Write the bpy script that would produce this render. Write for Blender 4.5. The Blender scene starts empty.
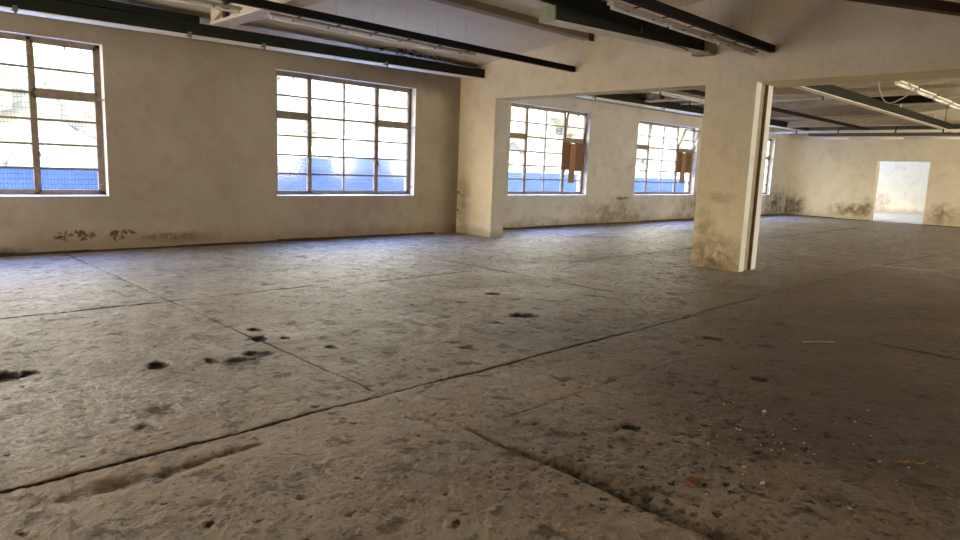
import bpy, bmesh, math, random
import numpy as np
from mathutils import Vector, Matrix
random.seed(7); rng = np.random.RandomState(11)
S = bpy.context.scene; C = S.collection

# ------------------------------------------------------------------ dimensions (metres)
W = 12.14; TW = 0.36            # window wall plane and thickness
X1 = 11.13; X2 = 31.43          # partition wall, back wall
YR = -8.0; XR = -8.0            # right wall, rear wall
HH = 3.159                      # header height of the openings
YS = 10.95; P0 = 5.85; P1 = 4.954
SILL = 0.90; TOP = 3.297
def ceil_z(y): return 3.94 + 0.12 * (11.34 - y) if y > 2 else 3.94 + 0.12 * 9.34 - 0.12 * (2 - y)

# ------------------------------------------------------------------ materials
def newmat(name):
    m = bpy.data.materials.new(name); m.use_nodes = True
    nt = m.node_tree; nt.nodes.clear()
    out = nt.nodes.new('ShaderNodeOutputMaterial'); b = nt.nodes.new('ShaderNodeBsdfPrincipled')
    nt.links.new(b.outputs[0], out.inputs[0])
    return m, nt, b, out
def N(nt, t, **kw):
    n = nt.nodes.new(t)
    for k, v in kw.items():
        if k.startswith('i_'):
            key = k[2:]
            key = int(key) if key.isdigit() else key.replace('_', ' ')
            n.inputs[key].default_value = v
        else: setattr(n, k, v)
    return n
def L(nt, a, b): nt.links.new(a, b)
def noise(nt, vec, scale, detail=4, rough=0.55, dist=0.0):
    n = N(nt, 'ShaderNodeTexNoise', i_Scale=scale, i_Detail=detail, i_Roughness=rough, i_Distortion=dist)
    L(nt, vec, n.inputs['Vector']); return n.outputs['Fac']
def ramp(nt, fac, stops):
    r = N(nt, 'ShaderNodeValToRGB'); e = r.color_ramp.elements
    while len(e) < len(stops): e.new(0.5)
    for el, (p, c) in zip(e, stops):
        el.position = p; el.color = (c, c, c, 1) if isinstance(c, (int, float)) else (*c, 1)
    L(nt, fac, r.inputs[0]); return r.outputs[0]
def mix(nt, fac, a, b, mode='MIX'):
    m = N(nt, 'ShaderNodeMix', data_type='RGBA', blend_type=mode)
    for sock, v in ((m.inputs[0], fac), (m.inputs[6], a), (m.inputs[7], b)):
        if hasattr(v, 'node'): L(nt, v, sock)
        elif isinstance(v, (int, float)): sock.default_value = v
        else: sock.default_value = (*v, 1)
    return m.outputs[2]
def math_(nt, op, a, b=None, c=None, clamp=False):
    m = N(nt, 'ShaderNodeMath', operation=op, use_clamp=clamp)
    for i, v in enumerate((a, b, c)):
        if v is None: continue
        if hasattr(v, 'node'): L(nt, v, m.inputs[i])
        else: m.inputs[i].default_value = v
    return m.outputs[0]
def bump(nt, b, h, strength, dist):
    n = N(nt, 'ShaderNodeBump', i_Strength=strength, i_Distance=dist)
    L(nt, h, n.inputs['Height']); L(nt, n.outputs[0], b.inputs['Normal'])
def pos(nt): return N(nt, 'ShaderNodeNewGeometry').outputs['Position']
def blob(nt, p, c, r):
    """soft 1..0 falloff around a place, used to put a stain where it is on the wall"""
    s = N(nt, 'ShaderNodeVectorMath', operation='SUBTRACT'); L(nt, p, s.inputs[0]); s.inputs[1].default_value = c
    d = N(nt, 'ShaderNodeVectorMath', operation='DIVIDE'); L(nt, s.outputs[0], d.inputs[0]); d.inputs[1].default_value = r
    l = N(nt, 'ShaderNodeVectorMath', operation='LENGTH'); L(nt, d.outputs[0], l.inputs[0])
    return math_(nt, 'SUBTRACT', 1.0, l.outputs['Value'], clamp=True)

def plaster(name, base, light, stain, stains=(), foot=0.5, rough=0.9, far=False):
    m, nt, b, out = newmat(name); p = pos(nt)
    n1 = noise(nt, p, 0.7, 5, .6, .4); n2 = noise(nt, p, 3.1, 5, .6); n3 = noise(nt, p, 14, 4, .6)
    col = mix(nt, ramp(nt, n1, [(.36, 0.0), (.66, 1.0)]), base, light)
    if far:
        sx = N(nt, 'ShaderNodeSeparateXYZ'); L(nt, p, sx.inputs[0])
        col = mix(nt, math_(nt, 'GREATER_THAN', sx.outputs[0], X1 + .3), col, mix(nt, ramp(nt, n1, [(.36, 0.0), (.66, 1.0)]), (.45, .44, .405), (.53, .52, .48)))
    col = mix(nt, math_(nt, 'MULTIPLY', ramp(nt, n2, [(.5, 0.0), (.75, 1.0)]), .35), col, stain)
    col = mix(nt, math_(nt, 'MULTIPLY', ramp(nt, n3, [(.45, 0.0), (.7, 1.0)]), .13), col, stain)
    sep = N(nt, 'ShaderNodeSeparateXYZ'); L(nt, p, sep.inputs[0])
    # blotches of damp and dirt splashed on the lowest plaster
    h = math_(nt, 'SUBTRACT', 1.0, math_(nt, 'DIVIDE', sep.outputs[2], foot), clamp=True)
    k = math_(nt, 'ADD', math_(nt, 'MULTIPLY', h, .55), math_(nt, 'MULTIPLY', noise(nt, p, 2.6, 6, .65), .8))
    col = mix(nt, math_(nt, 'MULTIPLY', ramp(nt, k, [(.62, 0.0), (.86, 1.0)]), .7), col, stain)
    for c, r, colr, amt in stains:
        if amt > 1:      # flaked-off paint: crisp islands
            f = math_(nt, 'MULTIPLY', blob(nt, p, c, r), ramp(nt, noise(nt, p, 10.0, 7, .7, .6), [(.46, 0.0), (.53, 1.0)]))
            col = mix(nt, ramp(nt, f, [(.10, 0.0), (.24, 1.0)]), col, colr); continue
        f = math_(nt, 'MULTIPLY', blob(nt, p, c, r), ramp(nt, noise(nt, p, 4.0, 7, .72), [(.32, 0.0), (.68, 1.0)]))
        col = mix(nt, math_(nt, 'MULTIPLY', ramp(nt, f, [(.04, 0.0), (.55, 1.0)]), amt), col, colr)
    L(nt, col, b.inputs['Base Color']); b.inputs['Roughness'].default_value = rough
    b.inputs['Specular IOR Level'].default_value = .2
    hgt = math_(nt, 'ADD', math_(nt, 'MULTIPLY', n2, .6), math_(nt, 'MULTIPLY', noise(nt, p, 22, 5, .65), .35))
    hgt = math_(nt, 'ADD', hgt, math_(nt, 'MULTIPLY', n1, .8))
    bump(nt, b, hgt, .5, .03)
    return m
def paint(name, col, dirt, rough=.55, metal=0.0, amt=.5, sc=6.0, spec=.4, bmp=.15):
    m, nt, b, out = newmat(name); p = pos(nt)
    f = ramp(nt, noise(nt, p, sc, 6, .65), [(.42, 0.0), (.7, 1.0)])
    L(nt, mix(nt, math_(nt, 'MULTIPLY', f, amt), col, dirt), b.inputs['Base Color'])
    b.inputs['Roughness'].default_value = rough; b.inputs['Metallic'].default_value = metal
    b.inputs['Specular IOR Level'].default_value = spec
    bump(nt, b, noise(nt, p, sc * 4, 4, .6), bmp, .01)
    return m
def wood(name, col, dark, axis=(1.5, 1.5, 14)):
    m, nt, b, out = newmat(name); p = pos(nt)
    mp = N(nt, 'ShaderNodeMapping'); L(nt, p, mp.inputs[0]); mp.inputs['Scale'].default_value = axis
    f = noise(nt, mp.outputs[0], 3, 5, .6, .6)
    L(nt, mix(nt, ramp(nt, f, [(.35, 0.0), (.68, 1.0)]), col, dark), b.inputs['Base Color'])
    b.inputs['Roughness'].default_value = .75; bump(nt, b, f, .25, .01); return m

M = {}
BR = (.12, .07, .035)
M['wall'] = plaster('window_wall_plaster', (.375, .315, .235), (.44, .375, .285), (.27, .20, .13), foot=.45, far=True, stains=[
    ((2.95, W, .20), (1.1, .3, .26), (.30, .22, .13), .6), ((2.86, W, .27), (.36, .3, .11), BR, 2), ((3.55, W, .25), (.28, .3, .12), BR, 2), ((4.3, W, .2), (.6, .3, .07), (.24, .165, .09), 2), ((1.9, W, .02), (.5, .3, .14), (.05, .035, .02), .9),
    ((4.6, W, .16), (.9, .3, .14), (.2, .13, .07), .7), ((18.3, W, .80), (.5, .3, .06), BR, 2), ((18.0, W, .3), (2.6, .3, .7), (.16, .11, .06), .7),
    ((24.5, W, .45), (3.5, .3, .95), (.10, .07, .04), .9), ((30.3, W, .5), (1.6, .3, 1.0), (.06, .045, .03), .95)])
M['reveal'] = plaster('limewashed_reveal', (.68, .64, .56), (.78, .75, .68), (.42, .36, .28), foot=.1)
M['partition'] = plaster('partition_plaster', (.71, .585, .37), (.77, .65, .43), (.44, .33, .19), foot=.4, stains=[
    ((X1, 5.40, .2), (.5, .75, .55), (.17, .115, .055), .9), ((X1, 5.65, .7), (.3, .3, .5), (.26, .18, .09), .6), ((X1, 5.42, 1.25), (.3, .38, .14), (.30, .22, .12), .55),
    ((X1, 11.9, .7), (.3, .35, 1.0), (.24, .17, .10), .6)])
M['back'] = plaster('back_wall_plaster', (.78, .70, .53), (.85, .785, .625), (.55, .45, .29), foot=.7, stains=[
    ((X2, 11.9, .45), (.3, .9, .75), (.05, .035, .02), .95), ((X2, 9.2, .35), (.3, 1.6, .5), (.22, .16, .07), .6), ((X2, 9.2, .42), (.3, 1.3, .34), (.20, .14, .06), .9), ((X2, 8.75, .6), (.3, .3, .5), (.24, .16, .07), .9), ((X2, 6.1, .45), (.3, .7, .6), (.2, .14, .06), .8),
    ((X2, 4.6, .5), (.3, 1.5, .6), (.22, .16, .08), .8)])
M['annex'] = plaster('annex_plaster', (.80, .76, .62), (.86, .83, .70), (.5, .42, .3), foot=.4, stains=[((42.6, 11.3, .5), (.5, .9, .8), (.35, .25, .14), .8)])
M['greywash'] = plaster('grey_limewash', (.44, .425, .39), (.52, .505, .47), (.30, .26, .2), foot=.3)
M['green'] = paint('green_beam_paint', (.011, .016, .010), (.022, .021, .014), .65, amt=.5, spec=.2)
M['pale_green'] = paint('pale_flange_lit', (.86, .82, .66), (.60, .56, .42), .6, amt=.5, sc=3)  # window light bounced onto beam undersides, put into the colour
M['endplate'] = paint('endplate_paint', (.27, .28, .16), (.15, .13, .07), .6)
M['black'] = paint('black_bar_paint', (.006, .0055, .004), (.014, .011, .008), .7, spec=.15)
M['redbrown'] = paint('red_oxide_paint', (.05, .018, .012), (.03, .015, .01), .6)
M['purlin'] = wood('weathered_timber', (.44, .37, .26), (.28, .22, .145), (14, 1.5, 14))
M['plate'] = wood('dark_wall_timber', (.17, .135, .09), (.09, .07, .045), (14, 1.5, 14))
M['cream'] = wood('cream_timber', (.62, .52, .36), (.45, .36, .22), (14, 1.5, 14))
M['board'] = wood('brown_board', (.19, .095, .042), (.10, .05, .022))
M['board_light'] = wood('light_board', (.34, .20, .085), (.22, .12, .05))
M['frame'] = paint('window_steel', (.28, .225, .16), (.13, .085, .055), .6, sc=9, amt=.7)
M['fix'] = paint('fixture_enamel', (.50, .44, .33), (.28, .22, .14), .45, amt=.55)
M['white'] = paint('fixture_white', (.80, .77, .68), (.50, .44, .33), .4, amt=.35)
M['tube'] = paint('unlit_tube_glass', (.86, .86, .82), (.7, .68, .6), .15, amt=.3, spec=.6)
M['metal'] = paint('bracket_metal', (.22, .17, .12), (.12, .06, .03), .5, metal=.4)
M['pipe'] = paint('pipe_paint', (.86, .83, .74), (.6, .54, .42), .5)
M['cable'] = paint('cable_white', (.7, .68, .6), (.5, .45, .35), .5)
M['skirt'] = paint('tar_skirting', (.028, .019, .013), (.09, .065, .045), .85, sc=3, amt=.6)
M['channel'] = paint('grey_channel', (.40, .33, .23), (.26, .2, .13), .7)
M['jamb'] = paint('white_jamb', (.82, .84, .84), (.55, .50, .40), .7, sc=2.5, amt=.4)
M['leaf'] = paint('dry_leaf', (.40, .26, .10), (.22, .13, .05), .7)
M['rust'] = paint('rusty_leaf', (.22, .09, .025), (.12, .05, .02), .8)
M['paper'] = paint('paper_scrap', (.75, .72, .65), (.5, .45, .38), .8)
M['crumb'] = paint('plaster_crumb', (.62, .57, .48), (.4, .34, .26), .9)
M['straw'] = paint('straw', (.5, .42, .28), (.3, .24, .15), .8)
M['hedge'] = paint('hedge_leaves', (.32, .285, .14), (.44, .385, .21), .8, sc=2.0, amt=.9, spec=.1)  # sun warmth is put into the hedge, tree and neighbour colours
M['hedge2'] = paint('tree_leaves', (.33, .305, .18), (.46, .405, .255), .8, sc=1.5, amt=.9, spec=.1)
M['neighbour'] = paint('neighbour_render', (.46, .40, .28), (.40, .35, .255), .9, sc=.5)
M['paleblue'] = paint('pale_blue_shade_wall', (.03, .065, .105), (.04, .075, .115), .8, sc=1.2, amt=.6)  # upward fade of the blue shade, put into the colour
M['blue'] = paint('blue_shade_wall', (.001, .036, .088), (.0015, .045, .106), .8, sc=1.2, amt=.6)  # blue of sky-lit shade, put into the wall colour
M['midblue'] = paint('mid_blue_shade_wall', (.012, .058, .105), (.018, .066, .115), .8, sc=1.2, amt=.6)  # weaker blue shade painted behind the far windows
M['yard'] = paint('yard_concrete', (.42, .41, .39), (.34, .33, .30), .9, sc=.8)
M['roof'] = paint('roof_sheet', (.25, .24, .22), (.16, .15, .13), .9)
M['concrete'] = paint('annex_floor', (.66, .65, .63), (.55, .53, .5), .6, sc=1.0)

# ceiling: pale grey-buff board with panel seams and a patch of flaking paint
def ceiling_mat():
    m, nt, b, out = newmat('ceiling_board'); p = pos(nt)
    n1 = noise(nt, p, .8, 5, .6); n2 = noise(nt, p, 6, 5, .6)
    col = mix(nt, ramp(nt, n1, [(.35, 0.0), (.68, 1.0)]), (.77, .675, .505), (.83, .74, .575))
    col = mix(nt, math_(nt, 'MULTIPLY', ramp(nt, n2, [(.5, 0.0), (.75, 1.0)]), .3), col, (.45, .39, .30))
    sx = N(nt, 'ShaderNodeSeparateXYZ'); L(nt, p, sx.inputs[0])      # the far bay is boarded in bare brown sheet
    fb = mix(nt, ramp(nt, noise(nt, p, 1.7, 5, .65), [(.38, 0.0), (.62, 1.0)]), (.34, .28, .195), (.50, .43, .32))
    col = mix(nt, math_(nt, 'GREATER_THAN', sx.outputs[0], X1 + .3), col, fb)
    # weathering streaks along the boards
    mp = N(nt, 'ShaderNodeMapping'); L(nt, p, mp.inputs[0]); mp.inputs['Scale'].default_value = (.35, 5, 1)
    st = noise(nt, mp.outputs[0], 1.5, 5, .6)
    col = mix(nt, math_(nt, 'MULTIPLY', ramp(nt, st, [(.5, 0.0), (.75, 1.0)]), .25), col, (.60, .52, .40))
    for c, r in (((9.1, 11.75, 3.9), (1.5, .62, .4)), ((15.5, 11.6, 3.9), (1.5, .5, .4))):
        bl = blob(nt, p, c, r)
        f = math_(nt, 'MULTIPLY', bl, ramp(nt, noise(nt, p, 4.5, 6, .7, .8), [(.44, 0.0), (.52, 1.0)]))
        col = mix(nt, ramp(nt, f, [(.1, 0.0), (.2, 1.0)]), col, (.62, .59, .52))
        f = math_(nt, 'MULTIPLY', bl, ramp(nt, noise(nt, p, 5.5, 6, .7, 1.2), [(.50, 0.0), (.56, 1.0)]))
        col = mix(nt, ramp(nt, f, [(.2, 0.0), (.3, 1.0)]), col, (.05, .04, .03))
    L(nt, col, b.inputs['Base Color']); b.inputs['Roughness'].default_value = .9
    b.inputs['Specular IOR Level'].default_value = .2
    bump(nt, b, n2, .3, .02); return m
M['ceiling'] = ceiling_mat()

def glass_mat():
    """dusty wired glass: mostly clear, a little frosted, a fine wire grid inside"""
    m, nt, b, out = newmat('wired_glass'); p = pos(nt)
    b.inputs['Base Color'].default_value = (.9, .9, .9, 1); b.inputs['Roughness'].default_value = .12
    tr = N(nt, 'ShaderNodeBsdfTransparent'); tl = N(nt, 'ShaderNodeBsdfTranslucent'); gl = N(nt, 'ShaderNodeBsdfGlossy')
    sep = N(nt, 'ShaderNodeSeparateXYZ'); L(nt, p, sep.inputs[0])
    def lines(s, f):
        fr = math_(nt, 'FRACT', math_(nt, 'MULTIPLY', s, f)); return math_(nt, 'LESS_THAN', fr, .13)
    wire = math_(nt, 'MAXIMUM', lines(sep.outputs[0], 21.0), lines(sep.outputs[2], 13.0))
    dust = noise(nt, p, 4, 5, .65)
    tcol = mix(nt, math_(nt, 'MULTIPLY', ramp(nt, dust, [(.4, 0.0), (.7, 1.0)]), .35), (.86, .88, .88), (.62, .62, .55))
    tcol = mix(nt, math_(nt, 'MULTIPLY', wire, .45), tcol, (.25, .25, .24))
    L(nt, tcol, tr.inputs[0]); tl.inputs[0].default_value = (.8, .8, .78, 1)
    gl.inputs[0].default_value = (1, 1, 1, 1); gl.inputs['Roughness'].default_value = .1
    m1 = N(nt, 'ShaderNodeMixShader'); m1.inputs[0].default_value = .02
    L(nt, tr.outputs[0], m1.inputs[1]); L(nt, tl.outputs[0], m1.inputs[2])
    m2 = N(nt, 'ShaderNodeMixShader'); m2.inputs[0].default_value = .04
    L(nt, m1.outputs[0], m2.inputs[1]); L(nt, gl.outputs[0], m2.inputs[2])
    L(nt, m2.outputs[0], out.inputs[0]); nt.nodes.remove(b); return m
M['glass'] = glass_mat()

def floor_mat():
    m, nt, b, out = newmat('worn_concrete_floor'); p = pos(nt)
    at = N(nt, 'ShaderNodeAttribute', attribute_name='marks'); sp = N(nt, 'ShaderNodeSeparateColor'); L(nt, at.outputs['Color'], sp.inputs[0])
    at2 = N(nt, 'ShaderNodeAttribute', attribute_name='soil_and_light'); sp2 = N(nt, 'ShaderNodeSeparateColor'); L(nt, at2.outputs['Color'], sp2.inputs[0])
    n1 = noise(nt, p, .55, 6, .62, .5); n2 = noise(nt, p, 2.4, 6, .65); n3 = noise(nt, p, 9, 6, .68); n4 = noise(nt, p, 38, 5, .7); n5 = noise(nt, p, 95, 3, .7)
    def flecks(scale, size, seed):
        """irregular chips: only some cells of the pattern hold one, each with its own size"""
        off = N(nt, 'ShaderNodeMapping'); L(nt, p, off.inputs[0]); off.inputs['Location'].default_value = (seed, seed * 1.7, 0)
        ds = N(nt, 'ShaderNodeTexNoise', i_Scale=scale * 2.2, i_Detail=5, i_Roughness=.75); L(nt, off.outputs[0], ds.inputs['Vector'])
        sc = N(nt, 'ShaderNodeVectorMath', operation='SCALE'); L(nt, ds.outputs['Color'], sc.inputs[0]); sc.inputs['Scale'].default_value = 1.25 / scale
        ad = N(nt, 'ShaderNodeVectorMath', operation='ADD'); L(nt, off.outputs[0], ad.inputs[0]); L(nt, sc.outputs[0], ad.inputs[1])
        v = N(nt, 'ShaderNodeTexVoronoi', voronoi_dimensions='2D', i_Scale=scale); L(nt, ad.outputs[0], v.inputs['Vector'])
        cs = N(nt, 'ShaderNodeSeparateColor'); L(nt, v.outputs['Color'], cs.inputs[0])
        rad = math_(nt, 'ADD', math_(nt, 'MULTIPLY', math_(nt, 'POWER', cs.outputs[0], 2.5), size), .0005)
        return ramp(nt, math_(nt, 'DIVIDE', v.outputs['Distance'], rad), [(.30, 1.0), (1.0, 0.0)]), cs.outputs[1]
    f1, k1 = flecks(5.5, .30, 1.3); f2, k2 = flecks(13, .36, 4.1); f3, k3 = flecks(30, .42, 7.7); f4, k4 = flecks(22, .30, 2.9)
    area = ramp(nt, noise(nt, p, 1.1, 4, .6, .6), [(.38, .25), (.60, 1.0)])
    col = mix(nt, ramp(nt, n1, [(.36, 0.0), (.66, 1.0)]), (.315, .275, .23), (.42, .38, .33))
    col = mix(nt, math_(nt, 'MULTIPLY', ramp(nt, n2, [(.42, 0.0), (.62, 1.0)]), .75), col, (.25, .205, .158))
    col = mix(nt, math_(nt, 'MULTIPLY', ramp(nt, n3, [(.47, 0.0), (.60, 1.0)]), .7), col, (.175, .138, .10))
    col = mix(nt, math_(nt, 'MULTIPLY', ramp(nt, n4, [(.50, 0.0), (.64, 1.0)]), .65), col, (.39, .35, .295))
    col = mix(nt, math_(nt, 'MULTIPLY', ramp(nt, n5, [(.50, 0.0), (.64, 1.0)]), .55), col, (.13, .095, .063))
    d1 = ramp(nt, noise(nt, p, 4.3, 9, .74, .3), [(.56, 0.0), (.625, 1.0)]); d2 = ramp(nt, noise(nt, p, 6.7, 9, .76, .2), [(.60, 0.0), (.66, 1.0)])
    col = mix(nt, math_(nt, 'MULTIPLY', d2, .5), col, (.46, .415, .355))
    # earth trodden in with painted warm bounce light (r), oily dark patches with painted falloff (g), grey patched cement (b)
    col = mix(nt, math_(nt, 'MULTIPLY', sp2.outputs[0], .75), col, mix(nt, n3, (.36, .228, .118), (.50, .345, .195)))
    col = mix(nt, math_(nt, 'MULTIPLY', sp.outputs[2], .88), col, mix(nt, n3, (.095, .06, .03), (.19, .125, .068)))  # painted light falloff over the right-hand floor
    og = math_(nt, 'MULTIPLY', sp2.outputs[1], ramp(nt, n3, [(.34, .35), (.6, 1.0)]))
    col = mix(nt, math_(nt, 'MULTIPLY', og, .85), col, (.05, .035, .022))
    col = mix(nt, math_(nt, 'MULTIPLY', sp2.outputs[2], .85), col, (.13, .125, .12))
    # chips: dark ones full of dirt, a few pale ones of fresh aggregate
    dk = math_(nt, 'MAXIMUM', math_(nt, 'MULTIPLY', f1, .6), math_(nt, 'MAXIMUM', math_(nt, 'MULTIPLY', f2, .75), math_(nt, 'MULTIPLY', f3, .6)))
    dk = math_(nt, 'MAXIMUM', math_(nt, 'MULTIPLY', dk, area), math_(nt, 'MULTIPLY', d1, .8))
    col = mix(nt, math_(nt, 'MULTIPLY', dk, .75), col, (.075, .055, .037))
    pl = math_(nt, 'MULTIPLY', f4, ramp(nt, k4, [(.86, 0.0), (.88, 1.0)]))
    col = mix(nt, math_(nt, 'MULTIPLY', pl, .5), col, (.55, .50, .42))
    # limewash splashes and painted window glare (marks.g), dirt in joints and holes (marks.r)
    pg = math_(nt, 'MULTIPLY', sp.outputs[1], ramp(nt, noise(nt, p, 20, 6, .78), [(.50, 0.0), (.57, 1.0)]))
    col = mix(nt, math_(nt, 'MULTIPLY', pg, .85), col, (.66, .62, .56))
    col = mix(nt, math_(nt, 'MULTIPLY', sp.outputs[1], .30), col, (.44, .41, .37))
    jd = math_(nt, 'ADD', sp.outputs[0], math_(nt, 'MULTIPLY', math_(nt, 'SUBTRACT', n4, .5), 1.3))
    jd = math_(nt, 'MULTIPLY', ramp(nt, jd, [(.28, 0.0), (.62, 1.0)]), ramp(nt, sp.outputs[0], [(.04, 0.0), (.25, 1.0)]))
    col = mix(nt, math_(nt, 'MULTIPLY', jd, .93), col, (.026, .018, .012))
    L(nt, col, b.inputs['Base Color'])
    rr = math_(nt, 'ADD', .34, math_(nt, 'MULTIPLY', n2, .30))
    rr = math_(nt, 'ADD', rr, math_(nt, 'MULTIPLY', dk, .25))
    L(nt, rr, b.inputs['Roughness']); b.inputs['Specular IOR Level'].default_value = .5
    h = math_(nt, 'ADD', math_(nt, 'MULTIPLY', n3, .7), math_(nt, 'MULTIPLY', n4, .35))
    h = math_(nt, 'ADD', h, math_(nt, 'MULTIPLY', n2, .5))
    h = math_(nt, 'SUBTRACT', h, math_(nt, 'MULTIPLY', dk, .5))
    h = math_(nt, 'SUBTRACT', h, math_(nt, 'MULTIPLY', jd, .4))
    bump(nt, b, h, 1.0, .055); return m
M['floor'] = floor_mat()

# ------------------------------------------------------------------ mesh helpers
class MB:
    def __init__(s): s.bm = bmesh.new(); s.mi = 0
    def box(s, a, b, rot=None, about=None):
        c = [Vector((x, y, z)) for x in (a[0], b[0]) for y in (a[1], b[1]) for z in (a[2], b[2])]
        if rot is not None: c = [rot @ (v - about) + about for v in c]
        v = [s.bm.verts.new(p) for p in c]
        for f in ((0, 1, 3, 2), (4, 6, 7, 5), (0, 4, 5, 1), (2, 3, 7, 6), (0, 2, 6, 4), (1, 5, 7, 3)):
            fa = s.bm.faces.new([v[i] for i in f]); fa.material_index = s.mi
        return s
    def bar(s, p, q, w, h):
        """box beam from p to q; w wide horizontally, h high"""
        p, q = Vector(p), Vector(q); d = (q - p).normalized(); up = Vector((0, 0, 1))
        if abs(d.z) > .95: up = Vector((0, 1, 0))
        r = d.cross(up).normalized(); u = r.cross(d)
        v = [s.bm.verts.new(e + r * (sx * w / 2) + u * (sy * h / 2)) for e in (p, q) for sx, sy in ((-1, -1), (1, -1), (1, 1), (-1, 1))]
        for f in ((3, 2, 1, 0), (4, 5, 6, 7), (0, 1, 5, 4), (1, 2, 6, 5), (2, 3, 7, 6), (3, 0, 4, 7)):
            fa = s.bm.faces.new([v[i] for i in f]); fa.material_index = s.mi
        return s
    def tube(s, pts, r, n=10):
        pts = [Vector(p) for p in pts]; rings = []
        for i, p in enumerate(pts):
            d = (pts[min(i + 1, len(pts) - 1)] - pts[max(i - 1, 0)]).normalized()
            a = d.orthogonal().normalized() if abs(d.z) > .95 else d.cross(Vector((0, 0, 1))).normalized()
            b = d.cross(a)
            rings.append([s.bm.verts.new(p + (a * math.cos(t) + b * math.sin(t)) * r) for t in [2 * math.pi * k / n for k in range(n)]])
        for A, B in zip(rings, rings[1:]):
            for k in range(n):
                f = s.bm.faces.new([A[k], A[(k + 1) % n], B[(k + 1) % n], B[k]]); f.smooth = True; f.material_index = s.mi
        s.bm.faces.new(rings[0][::-1]).material_index = s.mi; s.bm.faces.new(rings[-1]).material_index = s.mi
        return s
    def prism(s, poly, d):
        """polygon extruded by vector d"""
        d = Vector(d); a = [s.bm.verts.new(Vector(p)) for p in poly]; b = [s.bm.verts.new(Vector(p) + d) for p in poly]
        n = len(a)
        for fv in [a[::-1], b] + [[a[i], a[(i + 1) % n], b[(i + 1) % n], b[i]] for i in range(n)]:
            s.bm.faces.new(fv).material_index = s.mi
        return s
    def build(s, name, mats, parent=None, loc=(0, 0, 0), bevel=0.0):
        bmesh.ops.recalc_face_normals(s.bm, faces=s.bm.faces)
        lo = Vector(loc)
        for v in s.bm.verts: v.co -= lo
        me = bpy.data.meshes.new(name); s.bm.to_mesh(me); s.bm.free()
        for mt in (mats if isinstance(mats, (list, tuple)) else [mats]): me.materials.append(M[mt])
        o = bpy.data.objects.new(name, me); C.objects.link(o)
        if parent is not None: o.parent = parent
        else: o.location = lo
        if bevel:
            bv = o.modifiers.new('bevel', 'BEVEL'); bv.width = bevel; bv.segments = 2; bv.limit_method = 'ANGLE'
        return o
def tag(o, label=None, cat=None, group=None, kind=None):
    for k, v in (('label', label), ('category', cat), ('group', group), ('kind', kind)):
        if v: o[k] = v
    return o
def empty(name, loc=(0, 0, 0)):
    o = bpy.data.objects.new(name, None); o.location = loc; o.empty_display_size = .2; C.objects.link(o); return o
def struct(o, label=None, cat=None): return tag(o, label, cat, kind='structure')
class At:
    """parts of a thing, modelled in world metres, linked under an Empty standing at its base"""
    def __init__(s, name, loc): s.root = empty(name, loc); s.loc = Vector(loc)
    def part(s, mb, name, mats, parent=None, bevel=0.0):
        return mb.build(name, mats, parent or s.root, s.loc, bevel)

# ------------------------------------------------------------------ noise for the floor relief
def perlin(x, y, seed=0):
    xi = np.floor(x).astype(np.int64); yi = np.floor(y).astype(np.int64); xf = x - xi; yf = y - yi
    def g(ix, iy, dx, dy):
        h = (ix * 374761393 + iy * 668265263 + seed * 974634777) & 0xffffffff
        h = ((h ^ (h >> 13)) * 1274126177) & 0xffffffff; h = h ^ (h >> 16)
        a = (h & 0xffff) / 65536.0 * 2 * np.pi; return np.cos(a) * dx + np.sin(a) * dy
    u = xf * xf * xf * (xf * (xf * 6 - 15) + 10); v = yf * yf * yf * (yf * (yf * 6 - 15) + 10)
    a = g(xi, yi, xf, yf); b = g(xi + 1, yi, xf - 1, yf); c = g(xi, yi + 1, xf, yf - 1); d = g(xi + 1, yi + 1, xf - 1, yf - 1)
    return (a + u * (b - a)) * (1 - v) + (c + u * (d - c)) * v
def fbm(x, y, sc, octv=4, seed=0, gain=.5):
    t = 0; a = 1; f = sc
    for k in range(octv): t = t + a * perlin(x * f, y * f, seed + k * 17); a *= gain; f *= 2.03
    return t
def sstep(a, b, t):
    t = np.clip((t - a) / (b - a), 0, 1); return t * t * (3 - 2 * t)

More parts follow.
